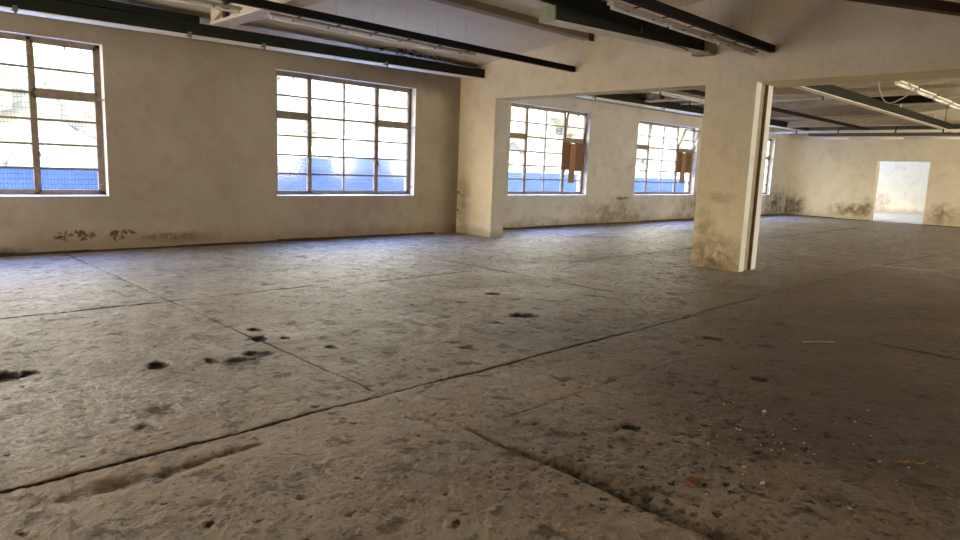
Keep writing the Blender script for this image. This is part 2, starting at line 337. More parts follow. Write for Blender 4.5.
def build_floor():
    def axis(lo, hi, fine, extra):
        out = [0.0]; s = 0.0
        def step(s):
            a, b = fine
            if a <= s <= b: return .014
            d = (a - s) if s < a else (s - b)
            return min(.014 + (.0042 if s > b else .03) * d, .5)
        while s < hi: s += step(s); out.append(min(s, hi))
        s = 0.0
        while s > lo: s -= step(s); out.append(max(s, lo))
        arr = np.array(out)
        for e in extra: arr = np.concatenate([arr, e + np.linspace(-.045, .045, 9)])
        arr = np.unique(np.round(arr, 5)); keep = np.concatenate([[True], np.diff(arr) > .004]); return arr[keep]
    xs = axis(XR - .2, 32.2, (.4, 5.2), [2.71, 7.6, 13.8, 23.3]); ys = axis(YR - .2, W + .1, (.6, 5.8), [3.66, 7.63, 7.45, 2.83])
    X, Y = np.meshgrid(xs, ys, indexing='ij'); nx, ny = X.shape
    Z = .008 * fbm(X, Y, .7, 3, 1) + .007 * fbm(X, Y, 2.1, 3, 5) * sstep(30, 6, X) + .005 * fbm(X, Y, 8.0, 3, 9)
    near = np.clip(1.3 - np.hypot(X, Y) / 14, 0, 1)
    Z += near * .006 * fbm(X, Y, 22, 2, 13)
    dirt = np.zeros_like(X); lime_glare = np.zeros_like(X); mud_warmth = np.zeros_like(X); oil_falloff = np.zeros_like(X); grey = np.zeros_like(X)
    wob = .014 * fbm(X, Y, 1.1, 3, 21) + .008 * fbm(X, Y, 9, 2, 31)
    dist = np.hypot(X, Y)
    def joint(D, along, w, depth, strength, lo, hi, seed, fade=.35):
        """a sawn joint: D signed distance, worn wider and narrower along its length"""
        nonlocal Z, dirt
        g = np.clip(.75 + 1.1 * perlin(along * .9, along * 0 + .37, seed) + .6 * perlin(along * 4.1, along * 0 + .7, seed + 3), .12, 1.7)
        span = sstep(lo, lo + fade, along) * sstep(hi, hi - fade, along)
        ww = w * (.6 + .6 * g)
        k = np.exp(-(D / ww) ** 2) * span
        Z = Z - depth * g * k; dirt = np.maximum(dirt, np.clip(k * strength * (.35 + .65 * g), 0, 1))
    joint(Y - 7.63 + wob, X, .014, .010, 1.0, -6, 4.9, 2); joint(Y - 7.45 + wob, X, .018, .01, .75, 4.3, 7.4, 4); joint(Y - 7.26 + wob, X, .026, .01, .95, 9.2, 14.2, 6)
    joint(Y - 3.66 + wob * 1.3, X, .013, .018, 1.0, -4, 7.7, 11); joint(Y - 3.70 - .012 * (X - 7) + .2 * sstep(13, 21, X) * 1.6 + wob, X, .022, .012, .95, 6.5, 31, 12)
    joint(Y - 7.5 + wob, X, .04, .01, .85, 18.5, 27.5, 14)
    joint(X - 2.71 + wob * 1.2, Y, .011, .012, 1.0, 3.6, 12.2, 15)
    joint(X - 7.60 + wob, Y, .018, .010, .9, 4.9, 9.3, 16); joint(X - 7.50 + wob, Y, .030, .014, 1.0, -6, 3.3, 17)
    joint(X - 13.8 + wob, Y, .03, .008, .7, 4.5, 11.5, 18)
    joint(Y - 2.83 + wob * .4, X, .009, .012, .95, 3.02, 4.5, 19, .2); joint(Y - 2.79 + wob * .4, X, .008, .01, .8, 4.75, 5.0, 20, .1)
    joint(Y - 2.89 + wob * .3, X, .008, .01, .9, 1.5, 1.8, 22, .06); joint(Y - 2.20 + wob, X, .012, .01, .8, 5.1, 6.0, 23)
    # the broken slab edge running towards the viewer: sharp on the left, gouged on the right
    ex = 2.74 + .03 * perlin(Y * 2.2, Y * 0 + .2, 40) + .022 * perlin(Y * 7, Y * 0, 41)
    D = X - ex; along = sstep(3.3, 2.5, Y) * sstep(.2, .9, Y)
    wid = .035 + .10 * sstep(2.9, 1.5, Y) + .04 * perlin(Y * 5, Y * 0 + .5, 43)
    cut = sstep(-.012, .012, D) * sstep(wid * 1.9, wid * .35, D) * along
    Z -= cut * (.022 + .030 * sstep(3.0, 1.6, Y)); dirt = np.maximum(dirt, cut * (.50 + .35 * fbm(X, Y, 14, 3, 47)))
    low = sstep(0.0, .05, D) * sstep(1.0, .3, D) * along; Z -= .012 * low
    mud_warmth = np.maximum(mud_warmth, np.clip(1.1 - np.hypot((X - 2.75) / .62, (Y - 2.75) / .95), 0, 1)); mud_warmth = np.maximum(mud_warmth, .9 * np.clip(1.2 - np.abs(X - 2.9) / .3, 0, 1) * along)
    mud_warmth = np.maximum(mud_warmth, .75 * np.clip(1.15 - np.hypot((X - 1.9) / 1.5, (Y - 2.6) / 1.0), 0, 1))
    mud_warmth = np.maximum(mud_warmth, .85 * sstep(5.6, 2.4, np.hypot(X - .6, Y - .3)) + .8 * sstep(4.4, 2.2, Y) * sstep(3.2, 4.2, X) * sstep(14, 8, X) + .3 * fbm(X, Y, 1.3, 3, 58) * sstep(7, 3, np.hypot(X, Y)))  # broad foreground brown paints warm bounced light beyond the mud itself
    # the shallow trench beside the long joint
    D = Y - 3.42 - .03 * (X - 1.2) + .03 * perlin(X * 3, X * 0, 50); al = sstep(.45, .85, X) * sstep(2.0, 1.35, X)
    k = np.exp(-(D / (.028 + .045 * np.exp(-((X - 1.0) / .28) ** 2))) ** 2) * al; Z -= .034 * k * (.6 + .5 * fbm(X, Y, 8, 2, 52)); dirt = np.maximum(dirt, .38 * k)
    # potholes: centre, radii, turn, depth, darkness
    for cx, cy, ra, rb, th, dep, dk in ((2.32, 5.00, .17, .15, -.5, .03, .62), (2.50, 5.14, .13, .10, -.5, .028, .66), (2.13, 5.16, .06, .09, 0, .025, .7), (1.76, 5.29, .085, .12, -.3, .04, 1.0),
                                        (.86, 5.62, .10, .13, -.2, .04, 1.0), (.99, 5.62, .06, .08, 0, .03, .9), (5.47, 4.81, .13, .16, .7, .04, 1.0), (2.74, 5.56, .08, .11, -.5, .035, 1.0), (2.93, 5.44, .05, .06, 0, .03, .9),
                                        (2.86, 5.90, .08, .07, -.5, .025, .9), (3.1, 4.95, .06, .08, .5, .02, .7), (1.12, 2.77, .030, .022, .3, .008, .6), (1.30, 2.66, .024, .018, .2, .007, .5), (1.62, 2.43, .028, .022, .2, .006, .4),
                                        (1.75, 2.33, .028, .024, .6, .006, .3), (1.95, 2.06, .042, .026, .5, .009, .5), (2.2, 2.17, .03, .02, .3, .007, .45), (2.1, 2.3, .025, .016, .1, .006, .4), (6.1, 5.9, .10, .12, .4, .03, .8),
                                        (1.46, 4.28, .08, .16, .2, .018, .35), (1.28, 4.05, .07, .10, .3, .018, .4), (3.6, 2.2, .05, .07, .5, .02, .7), (6.3, 3.0, .06, .10, .4, .02, .8), (5.3, 2.1, .06, .07, .4, .02, .8)):
        c, s_ = math.cos(th), math.sin(th); u = (X - cx) * c + (Y - cy) * s_; v = -(X - cx) * s_ + (Y - cy) * c
        r = np.hypot(u / ra, v / rb) + .35 * fbm(X, Y, 9, 3, 60)
        k = sstep(1.15, .55, r); Z -= dep * k; dirt = np.maximum(dirt, dk * sstep(1.1, .75, r))
    # scattered pitting
    def pits(n, gen, rlo, rhi, dlo, dhi, darkp):
        nonlocal Z, dirt
        for _ in range(n):
            cx, cy = gen(); r = rlo + (rhi - rlo) * rng.rand() ** 2.2; asp = .45 + .5 * rng.rand(); th = rng.normal(.8, .45)
            i0, i1 = np.searchsorted(xs, (cx - 1.6 * r, cx + 1.6 * r)); j0, j1 = np.searchsorted(ys, (cy - 1.6 * r, cy + 1.6 * r))
            if i1 - i0 < 2 or j1 - j0 < 2: continue
            x = X[i0:i1, j0:j1] - cx; y = Y[i0:i1, j0:j1] - cy
            u = x * math.cos(th) - y * math.sin(th); v = x * math.sin(th) + y * math.cos(th)
            q = np.hypot(u / r, v / (r * asp)) * (1 + .3 * np.sin(3 * np.arctan2(v, u) + cx * 40)); k = sstep(1.2, .45, q)
            Z[i0:i1, j0:j1] -= k * r * (dlo + (dhi - dlo) * rng.rand())
            if rng.rand() < darkp: dirt[i0:i1, j0:j1] = np.maximum(dirt[i0:i1, j0:j1], k * (.35 + .5 * rng.rand()))
    def gen():
        a = rng.uniform(-.05, 1.62); r = 2.3 * (9.0 / 2.3) ** rng.rand(); return r * math.cos(a), r * math.sin(a)
    pits(1500, gen, .008, .034, .06, .28, .3)
    pits(500, lambda: (rng.normal(4.1, .55), rng.normal(1.75, .45)), .010, .034, .08, .3, .5)
    pits(260, lambda: (rng.normal(3.1, .35), rng.normal(1.6, .5)), .010, .034, .08, .3, .4)
    pits(500, lambda: (rng.uniform(4, 13), rng.uniform(2, 11)), .03, .09, .04, .14, .5)
    # dark oily patches, one broad one painting light falloff at the near right
    def patch(arr, cx, cy, ra, rb, th, amt, jag=.5, sc=2.5, seed=70):
        c, s_ = math.cos(th), math.sin(th); u = (X - cx) * c + (Y - cy) * s_; v = -(X - cx) * s_ + (Y - cy) * c
        r = np.hypot(u / ra, v / rb) + jag * fbm(X, Y, sc, 4, seed); return np.maximum(arr, amt * sstep(1.15, .45, r))
    oil_falloff = patch(oil_falloff, 4.15, 1.45, .95, .42, -.95, .85); oil_falloff = patch(oil_falloff, 3.9, 2.0, .45, .2, -.8, .6); oil_falloff = patch(oil_falloff, 9.6, 7.6, 2.4, .5, -.2, .6, .8, 1.2); oil_falloff = patch(oil_falloff, 12.3, 7.0, 1.6, .35, 0, .55, .8, 1.4)
    oil_falloff = patch(oil_falloff, 6.5, 3.0, 3.5, .9, -.8, .38, .9, .8, 77); oil_falloff = patch(oil_falloff, 14.0, 10.2, 1.3, .3, 0, .6, .8, 1.5, 78)
    oil_falloff = patch(oil_falloff, 17.6, 9.6, 1.2, .5, 0, .8, .7, 1.5, 79); oil_falloff = patch(oil_falloff, 5.4, 0.6, 3.2, 1.7, -.5, .62, .9, .6, 80); oil_falloff = patch(oil_falloff, 9.3, 2.0, 2.2, .8, -.7, .4, .8, .8, 81)  # the broad near-right patch paints window light falling off
    oil_falloff = patch(oil_falloff, 4.6, 9.3, 1.3, .5, -.3, .45, .9, 1.0, 82)
    grey = patch(grey, 13.75, 9.72, 1.0, .34, -.35, .95, .12)
    # limewash: splashes on the left and scuffed arcs in the middle with painted window glare, streaks in the far bay
    lime_glare = patch(lime_glare, 1.25, 4.75, .55, .5, 0, .85, .7, 2.0, 90); lime_glare = patch(lime_glare, .85, 4.6, .5, .9, 0, .75, .8, 2.0, 91); lime_glare = patch(lime_glare, 1.5, 4.3, .5, .3, .3, .6, .8, 3, 92)
    for rr, sd in ((.42, 93), (.62, 94), (.85, 95)):
        r = np.hypot(X - 3.75, Y - 5.3); ang = np.arctan2(Y - 5.3, X - 3.75)
        lime_glare = np.maximum(lime_glare, .75 * np.exp(-((r - rr + .04 * fbm(X, Y, 3, 2, sd)) / .05) ** 2) * sstep(-.2, .5, np.sin(ang * 1.0 + 1.9) + .6 * fbm(X, Y, 2, 2, sd + 5)))
    lime_glare = patch(lime_glare, 6.3, 5.9, 1.3, .35, -.3, .7, .9, 1.6, 96); lime_glare = patch(lime_glare, 8.5, 6.9, 2.0, .5, -.3, .6, .9, 1.3, 97); lime_glare = patch(lime_glare, 3.2, 5.6, .5, .3, 0, .5, .8, 2, 98)
    for x0, y0, x1, y1, w in ((14.75, 3.75, 14.95, 2.9, .14), (15.2, 5.35, 15.25, 5.05, .1), (23.25, 9.4, 23.4, 5.8, .12)):
        t = np.clip(((X - x0) * (x1 - x0) + (Y - y0) * (y1 - y0)) / ((x1 - x0) ** 2 + (y1 - y0) ** 2), 0, 1)
        d = np.hypot(X - x0 - t * (x1 - x0), Y - y0 - t * (y1 - y0)); lime_glare = np.maximum(lime_glare, np.exp(-(d / w) ** 2) * 1.6)
    lime_glare = np.clip(lime_glare, 0, 1)
    umber_falloff = np.clip(1.15 * sstep(2.6, 4.4, X - .25 * Y) * sstep(5.6, 3.2, Y) * sstep(17, 9, X) + .35 * fbm(X, Y, .9, 4, 120), 0, 1) * sstep(6.5, 4.5, Y) * sstep(2.2, 3.4, X)  # falloff of window light on the right floor, painted as dark brown
    # keep the slab flat where the walls and pillar stand on it
    for D in (W - Y, np.abs(X - X1 - .3) - .35 + 9 * ((Y < P1 - .1) | ((Y > P0 + .1) & (Y < YS - .1))), X2 - X):
        pass
    Z -= .004
    V = np.stack([X, Y, Z], -1).reshape(-1, 3)
    idx = np.arange(nx * ny).reshape(nx, ny)
    F = np.stack([idx[:-1, :-1], idx[1:, :-1], idx[1:, 1:], idx[:-1, 1:]], -1).reshape(-1, 4)
    me = bpy.data.meshes.new('floor'); me.vertices.add(len(V)); me.vertices.foreach_set('co', V.ravel().astype(np.float32))
    me.loops.add(F.size); me.loops.foreach_set('vertex_index', F.ravel().astype(np.int32))
    me.polygons.add(len(F)); me.polygons.foreach_set('loop_start', (np.arange(len(F)) * 4).astype(np.int32)); me.polygons.foreach_set('loop_total', np.full(len(F), 4, np.int32))
    me.update(calc_edges=True); me.polygons.foreach_set('use_smooth', np.ones(len(F), bool))
    for nm, ch in (('marks', (dirt, lime_glare, umber_falloff)), ('soil_and_light', (mud_warmth, oil_falloff, grey))):
        a = me.color_attributes.new(nm, 'FLOAT_COLOR', 'POINT')
        col = np.stack([np.clip(c, 0, 1) for c in ch] + [np.ones_like(X)], -1).reshape(-1)
        a.data.foreach_set('color', col.astype(np.float32))
    me.materials.append(M['floor']); o = bpy.data.objects.new('floor', me); C.objects.link(o)
    print('floor verts', len(V))
    hz = lambda x, y: float(Z[np.searchsorted(xs, x).clip(0, nx - 1), np.searchsorted(ys, y).clip(0, ny - 1)])
    return struct(o), hz
floor, floor_z = build_floor()

# ------------------------------------------------------------------ room shell
WIN = [(-0.02, 3.387), (6.367, 9.775), (12.93, 16.34), (18.92, 22.85), (26.15, 29.63)]
def wall_openings(mb, u0, u1, z0, ztop, opens, put):
    """put(ua,ub,za,zb) emits one solid block; opens = (ua,ub,za,zb)"""
    us = [u0]
    for a, b, c, d in opens:
        put(us[-1], a, z0, ztop); put(a, b, z0, c) if c > z0 else None; put(a, b, d, ztop); us.append(b)
    put(us[-1], u1, z0, ztop)
def reveal_faces(o, opens, axis, u_ax):
    me = o.data
    for f in me.polygons:
        c = o.matrix_world @ f.center if False else Vector(f.center) + o.location; n = f.normal
        if abs(n[axis]) > .5: continue
        for a, b, z0, z1 in opens:
            if a - .01 <= c[u_ax] <= b + .01 and z0 - .01 <= c.z <= z1 + .01: f.material_index = 1
mb = MB(); FILL_GATE = (-7.7, -1.9, .0, 3.42)             # unseen opening added in the window wall behind the viewer, for fill light
opens = [FILL_GATE] + [(a, b, SILL, TOP) for a, b in WIN]
wall_openings(mb, XR - .3, X2, -.1, 3.95, opens, lambda a, b, c, d: mb.box((a, W, c), (b, W + TW, d)))
o = mb.build('wall_left', ['wall', 'reveal']); struct(o); reveal_faces(o, opens, 1, 0)

# partition wall with its two wide openings, gable up to the ceiling
mb = MB()
mb.box((X1, YS, -.1), (X1 + .42, W, HH))                             # stub against the window wall
poly = [(X1, W, HH), (X1, W, ceil_z(W) + .1), (X1, 2, ceil_z(2) + .1), (X1, YR, ceil_z(YR) + .1), (X1, YR, HH), (X1, P1, HH), (X1, P0, HH), (X1, YS, HH)]
mb.prism(poly, (.45, 0, 0))
mb.box((X1 + .45, YR, HH), (X1 + .86, P1, 3.75))                      # deeper lintel over the right-hand opening
mb.box((X1, YR, -.1), (X1 + .45, -5.5, HH))
o = mb.build('wall_middle', ['partition', 'greywash'])
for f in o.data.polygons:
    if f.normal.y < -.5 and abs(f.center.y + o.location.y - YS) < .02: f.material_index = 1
struct(o)
# pillar with a sliding-gate channel let into its right-hand side
mb = MB()
y0, y1 = P1, P0
prof = [(X1, y1), (X1 + .66, y1), (X1 + .66, y0), (X1 + .47, y0), (X1 + .47, y0 + .05), (X1 + .19, y0 + .05), (X1 + .19, y0), (X1, y0)]
mb.prism([(x, y, -.1) for x, y in prof], (0, 0, HH + .1))
o = mb.build('pillar', ['partition', 'jamb', 'channel'])
for f in o.data.polygons:
    c, n = f.center, f.normal
    if abs(n.z) > .5: continue
    if n.y < -.5 and c.y < y0 + .02: f.material_index = 1
    elif X1 + .15 < c.x < X1 + .5 and c.y < y0 + .06 and c.y > y0 + .01: f.material_index = 2
struct(o, 'plastered pillar between the two wide openings, pale channel down its right side', 'pillar')
# back wall with the doorway
DO = (6.70, 8.577, -.1, 2.493)
mb = MB(); wall_openings(mb, YR, W, -.1, 3.95, [DO], lambda a, b, c, d: mb.box((X2, a, c), (X2 + .38, b, d)))
mb.prism([(X2, W, 3.95), (X2, 2, ceil_z(2) + .1), (X2, YR, 3.95)], (.38, 0, 0))
o = mb.build('wall_back', 'back'); struct(o)
FILL_FAR = [(15.0, 22.0, .9, 3.3), (24.5, 30.0, .9, 3.3)]   # openings added out of view to light the far bay
mb = MB(); wall_openings(mb, XR - .3, X2, -.1, 4.1, FILL_FAR, lambda a, b, c, d: mb.box((a, YR - .3, c), (b, YR, d))); struct(mb.build('wall_right', 'wall'))
FILL_REAR = [(7.6, 11.8, .6, 3.4)]     # unseen opening added behind the viewer for frontal fill light
mb = MB(); wall_openings(mb, YR, W, -.1, 3.9, FILL_REAR, lambda a, b, c, d: mb.box((XR - .3, a, c), (XR, b, d)))
mb.prism([(XR, YR, 3.9), (XR, W, 3.9), (XR, 2, ceil_z(2) + .1)], (-.3, 0, 0)); struct(mb.build('wall_rear', 'wall'))
# ceiling: two shallow slopes
def slope(mb, ya, yb, x0, x1, t=.16):
    mb.prism([(x0, ya, ceil_z(ya)), (x0, yb, ceil_z(yb)), (x0, yb, ceil_z(yb) + t), (x0, ya, ceil_z(ya) + t)], (x1 - x0, 0, 0))
mb = MB(); slope(mb, W + TW, 2.0001, XR - .3, X2 + .4); slope(mb, 2.0, YR - .3, XR - .3, X2 + .4)
struct(mb.build('ceiling', 'ceiling'))
# tar skirting where plaster meets slab
mb = MB()
xa = XR
while xa < X2 - .05:
    xb = min(xa + random.uniform(.5, 1.4), X2 - .02)
    if xa > FILL_GATE[1] and not (xb > X1 - .05 and xa < X1 + .45): mb.box((xa, W - .012, -.05), (xb, W - .001, .025 + random.random() * .03))
    xa = xb
struct(mb.build('baseboard_left', 'skirt'))
mb = MB(); ya = P1
for a, b in ((8.6, 10), (10, 11.2), (11.2, W - .02), (5.1, 6.68), (2, 5.1)): mb.box((X2 - .012, a, -.05), (X2 - .001, b, .02 + random.random() * .03))
struct(mb.build('baseboard_back', 'skirt'))

# ------------------------------------------------------------------ windows
ROWS = [1.005, 1.33, 1.70, 2.075, 2.47, 2.845, 3.205]
def window(n, x0, x1, tilt_r=0.0, tilt_l=0.0, no_left=False):
    w = x1 - x0; cy = W + .185
    w_ = At('window_%d' % n, (x0 + w / 2, W + .2, SILL)); struct(w_.root)
    m1, m2, m3 = x0 + .241 * w, x0 + .478 * w, x0 + .716 * w
    f = MB(); y0, y1 = cy - .03, cy + .03
    f.box((x0, y0, SILL), (x1, y1, SILL + .06)).box((x0, y0, TOP - .055), (x1, y1, TOP)).box((x0, y0, SILL), (x0 + .06, y1, TOP)).box((x1 - .065, y0, SILL), (x1, y1, TOP))
    for m in (m1, m3): f.box((m - .03, y0, SILL), (m + .03, y1, TOP))
    f.box((x0 + .05, y0, 2.435), (m1, y1, 2.505)).box((m3, y0, 2.435), (x1 - .05, y1, 2.505)).box((m1, y0 + .01, 2.45), (m3, y1 - .01, 2.49))
    w_.part(f, 'window_frame', 'frame')
    g = MB(); g.box((m2 - .018, y0 + .012, SILL + .05), (m2 + .018, y1 - .012, TOP - .05))
    for r in (1.33, 1.70, 2.075, 2.845): g.box((m1, y0 + .014, r - .016), (m3, y1 - .014, r + .016))
    g.box((m1, y0 + .01, SILL + .04), (m3, y1 - .01, 1.0)).box((m1, y0 + .01, 3.21), (m3, y1 - .01, TOP - .02))
    w_.part(g, 'glazing_bar', 'frame')
    p = MB(); p.box((m1 + .02, cy - .003, SILL + .06), (m3 - .02, cy + .003, 2.455)).box((m1 + .02, cy - .003, 2.485), (m3 - .02, cy + .003, TOP - .055))
    w_.part(p, 'pane', 'glass')
    s = MB(); s.prism([(x0 + .004, W - .008, SILL + .002), (x0 + .004, W + .16, SILL + .02), (x0 + .004, W + .16, SILL + .002)], (w - .008, 0, 0))
    w_.part(s, 'window_sill', 'reveal')
    for (a, b, lo, hi, bars, tl) in ((x0 + .06, m1 - .024, SILL + .06, 2.435, (1.33, 1.70, 2.075), 0), (x0 + .06, m1 - .024, 2.505, TOP - .055, (2.845,), tilt_l),
                                     (m3 + .024, x1 - .065, SILL + .06, 2.435, (1.33, 1.70, 2.075), 0), (m3 + .024, x1 - .065, 2.505, TOP - .055, (2.845,), tilt_r)):
        R = Matrix.Rotation(tl, 3, 'X'); ab = Vector((a, cy, lo))
        def bx(mb, p_, q_): mb.box(p_, q_, R, ab)
        k = MB(); ya, yb = cy - .038, cy + .02; e = .036
        bx(k, (a, ya, lo), (b, yb, lo + e)); bx(k, (a, ya, hi - e), (b, yb, hi)); bx(k, (a, ya, lo), (a + e, yb, hi)); bx(k, (b - e, ya, lo), (b, yb, hi))
        for r in bars: bx(k, (a + e, cy - .016, r - .016), (b - e, cy + .014, r + .016))
        sash = w_.part(k, 'sash', 'frame')
        gp = MB(); bx(gp, (a + .02, cy - .003, lo + .02), (b - .02, cy + .003, hi - .02)); w_.part(gp, 'pane', 'glass', sash)
        h = MB()
        if hi < 2.5:
            hx = b - .02 if b < m2 else a + .02
            h.box((hx - .012, cy - .062, 1.55), (hx + .012, cy - .036, 1.66)); h.tube([(hx, cy - .06, 1.60), (hx + .01, cy - .085, 1.58), (hx + .012, cy - .09, 1.50)], .009, 8)
        else:
            bx(h, ((a + b) / 2 - .03, cy - .06, hi - .05), ((a + b) / 2 + .03, cy - .036, hi - .025)); bx(h, ((a + b) / 2 - .008, cy - .075, hi - .10), ((a + b) / 2 + .008, cy - .058, hi - .03))
        w_.part(h, 'window_latch', 'metal', sash)
    st = MB(); st.tube([(x1 - .10, cy - .05, 2.42), (x1 - .03, W + .02, 2.425), (x1 - .02, W - .02, 2.44)], .008, 6)
    st.tube([(x1 - .09, cy - .05, 1.08), (x1 - .02, W + .05, 1.10)], .008, 6)
    w_.part(st, 'stay_bar', 'metal')
    return w_
for n, (a, b) in enumerate(WIN):
    window(n + 1, a, b, tilt_r={2: .10, 3: .36}.get(n, 0.0), tilt_l={3: .14}.get(n, 0.0))

def board(name_lab, mat, x0, x1, z0, z1, y, lean=0.0, thick=.02):
    mb = MB(); mb.box((x0, y, z0), (x1, y + thick, z1), Matrix.Rotation(lean, 3, 'Y'), Vector(((x0 + x1) / 2, y, z1)))
    o = mb.build('wooden_board', mat, None, ((x0 + x1) / 2, y, z0), bevel=.003)
    return tag(o, name_lab, 'board')
yb = W + .122
board('dark brown board left of the long plank in the first window past the partition', 'board', 15.27, 15.62, 1.62, 2.40, yb)
board('light brown long plank hanging lowest in the first window past the partition', 'board_light', 15.60, 15.87, 1.25, 2.38, yb - .024, .02)
board('dark brown board right of the long plank in the first window past the partition', 'board', 15.86, 16.24, 1.60, 2.41, yb)
board('dark brown board left of the long plank in the window nearest the pillar', 'board', 21.70, 22.06, 1.68, 2.40, yb)
board('light brown long plank hanging lowest in the window nearest the pillar', 'board_light', 22.00, 22.30, 1.33, 2.38, yb - .024, .02)
board('dark brown board right of the long plank in the window nearest the pillar', 'board', 22.29, 22.72, 1.70, 2.40, yb)

# ------------------------------------------------------------------ roof steel and timber, front bay
def ibeam(mb, p, q, w, h, t=.014):
    """rolled steel section, flanges top and bottom, web between"""
    p, q = Vector(p), Vector(q); up = Vector((0, 0, 1))
    mb.bar(p + up * (h - t / 2), q + up * (h - t / 2), w, t); mb.bar(p + up * h / 2, q + up * h / 2, .012, h - 2 * t); mb.bar(p + up * t / 2, q + up * t / 2, w, t)
# beam along the window wall: green channel faces, pale underside
def edge_beam(name, x0, x1, y0, y1, za, zb, h, lab, clips):
    b = At(name, (x0, (y0 + y1) / 2, za)); tag(b.root, lab, 'beam')
    m = MB(); m.prism([(x0, y0, za + .012), (x0, y1, za + .012), (x0, y1, za + h), (x0, y0, za + h)], (x1 - x0, 0, zb - za)); b.part(m, 'beam_web', 'green', bevel=.006)
    m = MB(); m.prism([(x0, y0 + .002, za), (x0, y1 - .06, za), (x0, y1 - .06, za + .012), (x0, y0 + .002, za + .012)], (x1 - x0, 0, zb - za)); b.part(m, 'bottom_flange', 'pale_green')
    for cx in clips:
        z = za + (zb - za) * (cx - x0) / (x1 - x0); m = MB()
        m.box((cx - .03, y0 - .012, z - .03), (cx + .03, y0 + .002, z + .05)); m.box((cx - .012, y0 - .03, z - .06), (cx + .012, y0 - .008, z + .02)); m.box((cx - .03, y0 - .01, z - .012), (cx + .03, y0 + .1, z - .001))
        b.part(m, 'beam_clip', 'metal')
    return b
edge_beam('steel_beam', XR + .02, X1 - .002, 11.33, 11.72, 3.46 - .0145 * 8 + .01, 3.615, .205, 'dark green steel beam with pale underside above the windows nearest the viewer', (2.1, 4.45, 5.72, 8.35))
edge_beam('steel_beam', X1 + .46, X2 - .002, 11.33, 11.80, 3.60, 3.70, .22, 'dark green steel beam with pale underside above the far windows, past the partition', (15.4, 19.0))
m = MB(); m.bar((XR + .02, 11.36, 3.69), (4.62, 11.42, 3.79), .16, .11); tag(m.build('wall_plate', 'green', None, (0, 11.36, 3.6), bevel=.004), 'dark green timber plate lying on the near window beam, stopping at the cream rafter', 'timber')

def hanger_bar(x0, x1, y, z0, z1, lab, cap=True):
    b = At('ceiling_bar', (x0, y, z0)); tag(b.root, lab, 'bar', None)
    m = MB(); m.box((x0, y - .045, z0), (x1, y + .045, z1)); b.part(m, 'bar_body', 'black', bevel=.004)
    if cap: m = MB(); m.box((x1 - .02, y - .05, z0 - .005), (x1 - .001, y + .05, z1 + .005)); b.part(m, 'end_cap', 'fix')
    return b
hanger_bar(-6, X1 - .003, 8.75, 3.58, 3.685, 'thin black steel bar ending low on the partition wall, nearer the windows')
hanger_bar(-6, X1 - .003, 4.75, 3.60, 3.71, 'thin black steel bar ending on the partition wall above the pillar')
hanger_bar(X1 + .9, 30.99, 8.55, 3.60, 3.70, 'thin black steel bar under the far bay ceiling nearer the windows')

m = MB(); m.box((-6, 8.36, 4.175), (X1 - .003, 8.56, 4.30)); m.box((-6, 8.42, 4.28), (X1 - .003, 8.50, 4.34))
p = At('timber_purlin', (2, 8.46, 4.17)); tag(p.root, 'grey brown timber purlin tight under the ceiling, ending at the partition wall', 'purlin'); p.part(m, 'purlin_body', 'purlin', bevel=.006)
m = MB(); m.box((X1 - .09, 8.30, 4.14), (X1 - .001, 8.36, 4.28)); p.part(m, 'end_block', 'redbrown')

# green main beam with a deeper box under its last stretch
g = At('box_girder', (6.92, 5.92, 3.5)); tag(g.root, 'dark green girder with a deep box end and square end plate, above the pillar', 'girder')
m = MB(); ibeam(m, (-6, 5.94, 3.69), (X1 - .25, 5.94, 3.705), .26, .25); m.bar((-6, 5.822, 3.80), (X1 - .25, 5.822, 3.815), .02, .23); g.part(m, 'upper_beam', 'green')
m = MB(); m.bar((-6, 5.95, 3.683), (6.9, 5.95, 3.683), .27, .012); g.part(m, 'bottom_flange', 'pale_green')
m = MB(); m.prism([(6.93, 5.80, 3.515), (X1 - .30, 5.80, 3.685), (X1 - .30, 5.80, 3.73), (6.93, 5.80, 3.72)], (0, .24, 0)); g.part(m, 'lower_box', 'green', bevel=.004)
m = MB(); m.prism([(6.91, 5.795, 3.50), (X1 - .30, 5.795, 3.672), (X1 - .30, 5.795, 3.684), (6.91, 5.795, 3.512)], (0, .26, 0)); g.part(m, 'soffit_plate', 'pale_green')
m = MB(); m.box((4.3, 5.88, 3.93), (4.42, 6.0, ceil_z(5.94) + .01)); g.part(m, 'strut', 'green')
m = MB(); m.box((6.90, 5.79, 3.50), (6.925, 6.06, 3.69)); g.part(m, 'end_plate', 'endplate', bevel=.003)
m = MB(); m.box((X1 - .24, 5.72, 3.64), (X1 - .001, 6.05, 3.88)); g.part(m, 'bearing_block', 'purlin', bevel=.006)
m = MB(); m.tube([(9.6, 5.78, 3.63), (10.1, 5.77, 3.625), (10.25, 5.75, 3.60)], .012, 6); g.part(m, 'loose_strap', 'metal')
m = MB(); m.box((8.9, 5.785, 3.66), (8.93, 5.80, 3.75)); g.part(m, 'stiffener', 'metal')

